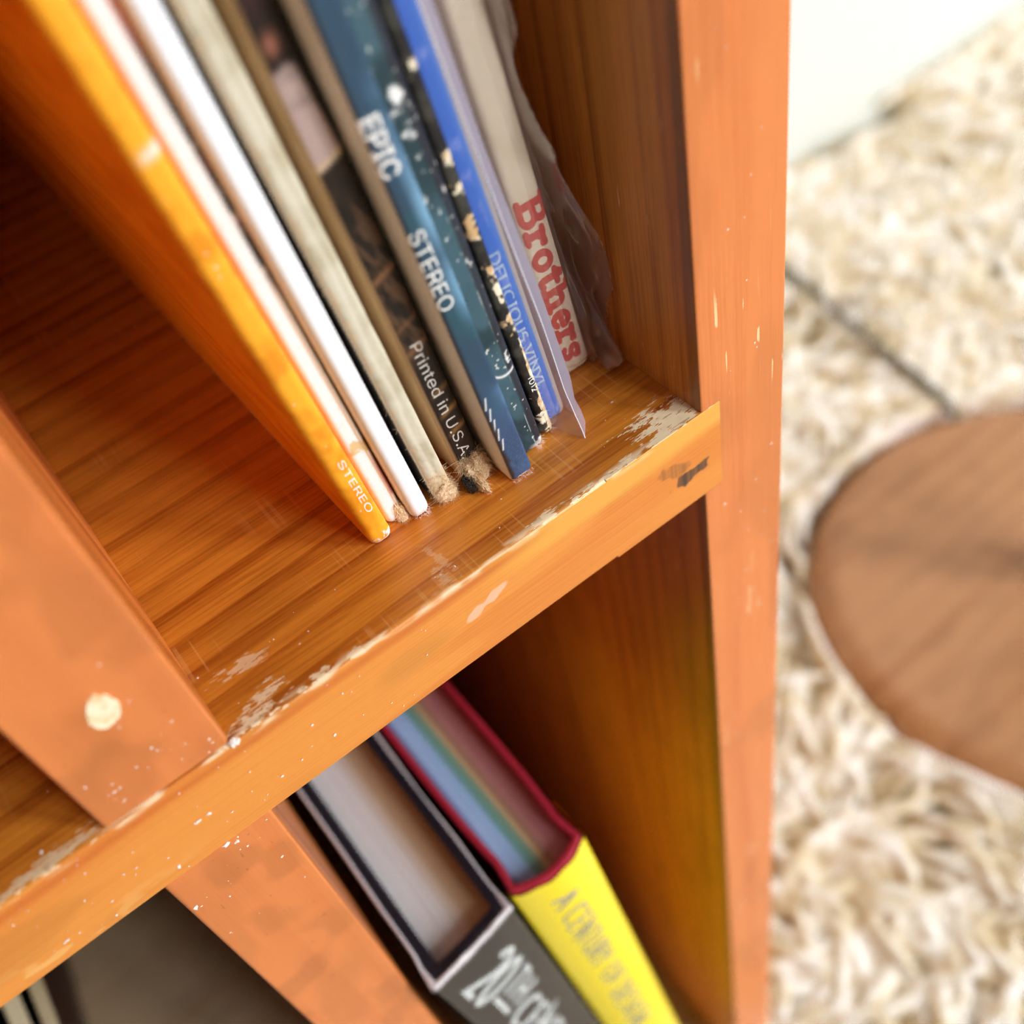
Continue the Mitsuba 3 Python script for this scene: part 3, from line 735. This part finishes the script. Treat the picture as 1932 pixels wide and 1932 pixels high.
# ------------------------------------------------------------------ records in the lower left bay
def leaning_record(xb, yb, yaw, lean, w, spine_c, face_c, label):
    key = thing('record_sleeve', label, 'record', 'record sleeves on the shelf')
    s = Sleeve(0, w, 0, 0, .0009, 30)
    back = np.array([.235, .1, .03, .01, .003, .0015])
    aa = np.linspace(-w / 2, w / 2, 12)
    A = np.concatenate([np.full(6, -w / 2), aa, np.full(6, w / 2)]); B = np.concatenate([back, s.bump(aa), back[::-1]])
    fr = np.concatenate([np.zeros(6), np.ones(12), np.zeros(6)])
    v = np.linspace(0, .3135, 24)
    P = np.c_[np.tile(A, 24), np.tile(B, 24), np.repeat(v, len(A))]
    col = np.where(np.tile(fr, 24)[:, None] > .5, lin(*spine_c), lin(*face_c))
    F = grid_faces(24, len(A))
    for row in (0, 23):
        ids = row * len(A) + np.arange(len(A)); nx = np.roll(ids, -1); c = len(P)
        P = np.vstack([P, P[ids].mean(0)]); col = np.vstack([col, lin(*spine_c)])
        F = np.vstack([F, np.stack([np.full(len(A), c), nx, ids] if row == 0 else [np.full(len(A), c), ids, nx], 1)])
    x = P[:, 0] * math.cos(lean) + P[:, 2] * math.sin(lean); z = P[:, 2] * math.cos(lean) - P[:, 0] * math.sin(lean)
    y = P[:, 1]
    P = np.c_[xb + x * math.cos(yaw) + y * math.sin(yaw), yb + y * math.cos(yaw) - x * math.sin(yaw), BASE_Z + .0001 + w / 2 * math.sin(lean) + z]
    part(key, 'cover', trimesh.Trimesh(P, F, process=False), CARD, smooth=False, color=col)


YAW = .12
for xb, w, sc, fc, lb in ((-.2520, .0036, (176, 164, 132), (46, 24, 22), 'khaki edged record leaning in the dark lower left bay, nearest the divider'),
                          (-.2585, .0044, (190, 180, 150), (30, 28, 24), 'grey beige record leaning in the lower left bay, second from the divider'),
                          (-.2680, .0060, (40, 42, 58), (30, 30, 40), 'dark navy record leaning in the lower left bay, farthest from the divider')):
    leaning_record(xb, .080, YAW, .312, w, sc, fc, lb)


# ------------------------------------------------------------------ the two books
def book(name, label, x_top, z_top, w, y_front, k, H, D, board, cover_c, bulge, jacket_c, jacket_rim, page_fn, wavy, board_t=.0017, yawc=0.0, recess=.004):
    key = thing(name, label, 'book', 'hardback books')

    def place(P):
        P = np.asarray(P, float)
        v = P[:, 2]
        return np.c_[x_top + P[:, 0] + k * -v, y_front + P[:, 1] + yawc * P[:, 0], z_top + v]

    def spine_y(x, out):
        u = (x / w) * 2 - 1
        return -bulge * (1 - u * u) + out

    def shell(off, t, v0, v1, mat, nm, depth, colour=None, rim=None, lab=None, wav=0.0, rows=60):
        # outer and inner outline of a U, open at the fore edge
        xs = np.linspace(0, w, 24)
        ys_l = np.array([depth, depth * .5, .06, .035, .02, .012, .007, .004])
        hinge = np.array([0, 0, 0, 0, .0002, .0006, .0010, .0006]) * (1 if bulge > .001 else .3)
        o = np.vstack([np.c_[-off + hinge, ys_l], np.c_[xs + np.linspace(-off, off, 24), spine_y(xs, -off)], np.c_[w + off - hinge[::-1], ys_l[::-1]]])
        i = np.vstack([np.c_[-off + t + hinge, ys_l], np.c_[np.clip(xs, t, w - t), spine_y(np.clip(xs, t, w - t), -off + t)], np.c_[w + off - t - hinge[::-1], ys_l[::-1]]])
        vv = np.concatenate([np.linspace(v1, v1 - .012, rows // 2), np.linspace(v1 - .012, v0, rows // 2)[1:]])[::-1]
        n = len(o)
        P, cc = [], []
        for L, sgn in ((o, 1), (i, -1)):
            for z in vv:
                zz = np.full(n, z)
                top = np.clip((z - (v1 - .012)) / .012, 0, 1)
                wv = wav * top * (meshkit.fbm(np.c_[L[:, 0] * 160, L[:, 1] * 110, np.full(n, 2.2)], 3, 6) - .5)
                P.append(np.c_[L[:, 0] + wv * .5, L[:, 1] - wv * .3 * (L[:, 1] < .003), zz + top * wv * 1.0])
                c = np.repeat([lin(*colour)], n, 0) if colour else np.zeros((n, 3))
                if rim:
                    e = sstep(.0030, .0012, np.full(n, v1 - z) + (meshkit.fbm(np.c_[L * 500, np.full(n, z * 300)], 2, 3) - .5) * .0012)
                    c = cmix(c, lin(*rim), e)
                cc.append(c)
        rws = len(vv)
        F1 = grid_faces(rws, n)
        F2 = grid_faces(rws, n)[:, ::-1] + rws * n
        tO, tI = (rws - 1) * n + np.arange(n), rws * n + (rws - 1) * n + np.arange(n)
        F3 = np.vstack([np.stack([tO[:-1], tO[1:], tI[1:]], 1), np.stack([tO[:-1], tI[1:], tI[:-1]], 1)])
        bO, bI = np.arange(n), rws * n + np.arange(n)
        F4 = np.vstack([np.stack([bO[:-1], bI[1:], bO[1:]], 1), np.stack([bO[:-1], bI[:-1], bI[1:]], 1)])
        P = place(np.vstack(P))
        return part(key, nm, trimesh.Trimesh(P, np.vstack([F1, F2, F3, F4]), process=False), mat, smooth=True, color=np.vstack(cc), label=lab)

    shell(0, board_t, -H, 0, CARD, 'cover', D, cover_c)
    # pages: striped from cover to cover, head a little below the boards, rounded back
    n, m = 160, 40
    xs = np.linspace(board_t + .0002, w - board_t - .0002, n)
    bb = np.concatenate([[.0], np.linspace(.002, D - .004, m - 1)])
    X, B = np.meshgrid(xs, bb)
    Y = B + spine_y(X, board_t + .0011)
    top = np.c_[X.ravel(), Y.ravel(), np.full(X.size, -recess)]
    top[:, 2] -= .00025 * meshkit.noise(np.c_[X.ravel() * 4000, X.ravel() * 0, X.ravel() * 0], 4)
    col = page_fn((X.ravel() - xs[0]) / (xs[-1] - xs[0]), B.ravel())
    bot = top.copy(); bot[:, 2] = -H + .004
    F = grid_faces(m, n)
    edge = np.concatenate([np.arange(n), np.arange(1, m) * n + n - 1, (m - 1) * n + np.arange(n - 2, -1, -1), np.arange(m - 2, 0, -1) * n])
    nx = np.roll(edge, -1); K = m * n
    Fs = np.vstack([np.stack([edge, edge + K, nx + K], 1), np.stack([edge, nx + K, nx], 1)])
    part(key, 'pages', trimesh.Trimesh(place(np.vstack([top, bot])), np.vstack([F, F[:, ::-1] + K, Fs]), process=False), CARD_MATT, smooth=False, color=np.vstack([col, col]), label='page block seen from above')
    if jacket_c:
        shell(.0009, .0007, -H - .0002, .0005, 'glossy_jacket', 'dust_jacket', D, jacket_c, jacket_rim, 'glossy dust jacket', wavy)
    key2 = (place, spine_y)
    return key, place, spine_y


bsdf('glossy_jacket', {'type': 'mesh_attribute', 'name': 'vertex_color'}, 0.22, 0.5, clear=0.5)


def pages_black(u, b):
    col = cmix(np.repeat([lin(224, 224, 224)], len(u), 0), lin(204, 176, 140), sstep(.35, .75, u))
    ln_ = meshkit.fbm(np.c_[u * 60, u * 0, u * 0], 3, 2)
    return np.clip(col * (.75 + .5 * ln_[:, None]), 0, 1)


def pages_yellow(u, b):
    st = [(0.0, (96, 116, 160)), (.10, (146, 178, 214)), (.27, (140, 176, 214)), (.36, (96, 150, 140)), (.46, (120, 150, 130)), (.52, (186, 160, 118)), (.58, (150, 122, 100)), (.66, (176, 128, 124)), (.82, (182, 130, 138)), (1.0, (160, 104, 116))]
    xs, cs = [s[0] for s in st], np.array([lin(*s[1]) for s in st])
    col = np.stack([np.interp(u, xs, cs[:, i]) for i in range(3)], 1)
    return np.clip(col * (1.1 + .35 * meshkit.fbm(np.c_[u * 90, u * 0, u * 0], 3, 2)[:, None]), 0, 1)


HB = .285
kb, pl, sy = book('book', 'thick black book with silver spine lettering and worn glossy jacket, beside the divider', -.0846, -.105, .0216, -.0036, .081, HB, .225, CARD, (24, 28, 38), .0004, (46, 46, 48), (226, 222, 226), pages_black, .0046, board_t=.0025, yawc=.14)
kw = .0205
def spine_text(kbk, pl, sy, mesh, x0, v0, mat, lab, off=.00058):
    off = .00098 if kbk == kb else off
    m = mesh.subdivide_to_size(.002, max_iter=6)
    p = m.vertices
    x = x0 + p[:, 1]
    out = m.copy()
    out.vertices = pl(np.c_[x, sy(x, -off) - p[:, 2], v0 - p[:, 0]])
    if out.volume < 0:
        out.invert()
    part(kbk, 'spine_lettering', out, mat, smooth=False, label=lab)


def stretch(m, lx, ly):
    m.vertices[:, 0] -= m.vertices[:, 0].min(); m.vertices[:, 1] -= m.vertices[:, 1].min()
    m.vertices[:, 0] *= lx / m.vertices[:, 0].max(); m.vertices[:, 1] *= ly / m.vertices[:, 1].max()
    return m


g, l = letters('20', .0125, .0016, .5, .06)
spine_text(kb, pl, sy, stretch(fuzzy(g, .0001), .0165, .0150), .0026, -.0120, INK_SILVER, 'silver figures 20')
g, l = letters('TH', .006, .0010, .8, .12)
spine_text(kb, pl, sy, stretch(fuzzy(g, .0001), .0135, .0085), .0090, -.0300, INK_SILVER, 'small raised silver letters TH')
spine_text(kb, pl, sy, box([0, 0, 0], [.0135, .0016, .0001]), .0060, -.0300, INK_SILVER, 'silver bar under the small letters')
g, l = letters('CENTURY', .0125, .0017, .55, .1)
spine_text(kb, pl, sy, stretch(fuzzy(g, .0001), .064, .0150), .0026, -.0470, INK_SILVER, 'silver capitals CENTURY')

ky, pl, sy = book('book', 'yellow backed art book with crimson cover edges, lettered A Century of Design', -.0607, -.1045, .0200, .0012, .078, HB, .235, CARD, (176, 40, 60), .0030, None, None, pages_yellow, .0, board_t=.0015)
# yellow jacket wraps the spine, its top edge torn at the right
xs = np.linspace(-.0006, .0206, 40)
ysd = np.where((xs > 0) & (xs < .02), sy(np.clip(xs, 0, .02), -.0006), 0)
o = np.vstack([np.c_[np.full(6, -.0005), np.linspace(.05, .001, 6)], np.c_[np.linspace(-.0004, .0204, 40), sy(np.linspace(0, .02, 40), -.0005)], np.c_[np.full(6, .0205), np.linspace(.001, .05, 6)]])
vv = np.concatenate([np.linspace(-HB, -.01, 20), np.linspace(-.01, 0, 30)[1:]])
P = []
for z in vv:
    tear = .0016 + .0004 * np.sin(o[:, 0] * 900) + (o[:, 1] > .004) * (o[:, 0] < .01) * .012 + (o[:, 1] > .012) * (o[:, 0] > .01) * .02
    P.append(np.c_[o, z - tear * sstep(-.03, 0, np.full(len(o), z))])
jm = trimesh.Trimesh(pl(np.vstack(P)), grid_faces(len(vv), len(o)), process=False)
jc = np.repeat([lin(255, 232, 30)], len(jm.vertices), 0)
part(ky, 'dust_jacket', jm, 'glossy_jacket', smooth=True, color=jc, label='bright yellow jacket around the spine')


def title(text, lx, ly, x0, v0, wt):
    g, l = letters(text, .0100, wt, .62, .14)
    spine_text(ky, pl, sy, stretch(fuzzy(g, .00012), lx, ly), x0, v0, INK_GREY, 'thin grey blue title capitals')


title('A', .0065, .0070, .0060, -.0125, .0006)
title('CENTURY', .0440, .0086, .0052, -.0235, .0006)
title('OF', .0140, .0062, .0066, -.0745, .00055)
title('DESIGN', .0430, .0086, .0052, -.0950, .0006)

# ------------------------------------------------------------------ lamp on the rug
LX, LY, LR, LZ = .3153, .0669, .1375, -.410
lamp = thing('floor_lamp', 'floor lamp with broad round light wooden base standing on the shaggy rug', 'lamp')
pf = [(0, -.030), (LR - .010, -.030), (LR - .002, -.026)] + [(LR - .018 + .018 * math.cos(a), -.018 + .018 * math.sin(a)) for a in np.linspace(-.25, math.pi / 2, 12)] + [(LR * .6, .0005), (.012, .0008), (0, .0008)]
base = trimesh.creation.revolve(np.array(pf), sections=128); base.vertices += [LX, LY, LZ]
part(lamp, 'base', base, W_LAMP, smooth=50, label='round light wooden base')
stem = trimesh.creation.revolve(np.array([(0, 0), (.013, 0), (.013, .004), (.0125, .006), (.0125, .03), (.0125, 1.2), (0, 1.2)]), sections=40); stem.vertices += [LX, LY, LZ + .001]
part(lamp, 'stem', stem, bsdf('dark_bronze', rgb(110, 84, 56), 0.4, 0.5))
shp = [(.150, 1.10), (.110, 1.36), (.108, 1.36), (.148, 1.10)]
shade = trimesh.creation.revolve(np.array(shp + shp[:1]), sections=64); shade.vertices += [LX, LY, LZ]
part(lamp, 'shade', shade, bsdf('shade_linen', rgb(236, 226, 206), 0.8, 0.2))
cp = np.array([[.3690, .1870, -.420], [.3715, .1940, -.408], [.3770, .2300, -.4045], [.3840, .2750, -.4045], [.3925, .320, -.4045], [.3990, .358, -.4045], [.407, .455, -.404]])
from scipy.interpolate import CubicSpline
tt = np.linspace(0, 1, 7)
cc = CubicSpline(tt, cp)(np.linspace(0, 1, 60))
part(lamp, 'cord', tubes([cc], [np.full(60, .0032)], 10), bsdf('grey_cord', rgb(112, 106, 88), 0.6), smooth=True, label='grey cord running over the rug')

# ------------------------------------------------------------------ rug
rug = thing('shag_rug', 'cream long pile shag rug covering the floor around the shelf', 'rug')
part(rug, 'backing', tri(rbox([-.75, -1.1, FZ], [1.45, .455, FZ + .008], .003)), bsdf('rug_backing', rgb(232, 220, 196), 0.9, 0.1))
rg = np.random.default_rng(77)


def strands(n, xr, yr, k=8):
    x, y = rg.uniform(*xr, n), rg.uniform(*yr, n)
    keep = (np.hypot(x - LX, y - LY) > LR + .003) & ~((x > -.385) & (x < W + .002) & (y > -.004) & (y < DEP + .004))
    x, y = x[keep], y[keep]; n = len(x)
    field = meshkit.fbm(np.c_[x * 7, y * 7, x * 0], 3, 3) * 4 * np.pi
    az = field + rg.normal(0, .5, n)
    # lean away from the lamp base so that the pile closes round it, and from the shelf
    L = rg.uniform(.050, .095, n)
    t = np.linspace(0, 1, k)[None]
    up = rg.uniform(.018, .036, n)[:, None]
    lean = rg.uniform(.75, 1.05, n)[:, None]
    out = L[:, None] * (t ** 1.5) * lean
    z = FZ + .006 + up * np.sin(np.minimum(t * 1.9, np.pi * rg.uniform(.55, .9, n)[:, None]))
    curl = rg.normal(0, .5, n)[:, None]
    a = az[:, None] + curl * t ** 1.5
    X, Y = x[:, None] + np.cos(a) * out, y[:, None] + np.sin(a) * out
    d = np.hypot(X - LX, Y - LY)
    push = np.maximum(LR + .006 - d, 0)
    X += (X - LX) / np.maximum(d, 1e-6) * push; Y += (Y - LY) / np.maximum(d, 1e-6) * push
    inx = (X > -.385) & (X < W + .004) & (Y > -.004) & (Y < DEP + .004)
    X = np.where(inx & (X > -.05) & (Y > .01), W + .004, X)
    Y = np.where(inx & (Y <= .06) & ~((X > -.05) & (Y > .01)), -.004, Y)
    Y = np.minimum(Y, .462)
    r = rg.uniform(.0020, .0050, n)[:, None] * np.array([.7, .9, 1, 1.05, 1.05, 1, .85, .3])[None]
    return tubes(np.stack([X, Y, z], -1), r, 5)


PILE = bsdf('wool_pile', mikit.proc(lambda p, n, uv: mix(C(252, 248, 240), C(226, 210, 176), smoothstep(.3, .7, fbm(p.x * 90, p.y * 90, p.z * 60, 2)))), 0.75, 0.25, sheen=0.4)
part(rug, 'pile', trimesh.util.concatenate([strands(17000, (.0, .92), (-.22, .455)), strands(1500, (.0, .92), (.435, .46))]), PILE, smooth=True, kind='stuff', label='cream woollen shag pile')
part(rug, 'pile', trimesh.util.concatenate([strands(5200, (-.73, 1.43), (-1.08, -.2)), strands(2600, (.9, 1.43), (-.22, .455)), strands(1500, (-.73, -.36), (-.22, .455))]), PILE, smooth=True, kind='stuff')
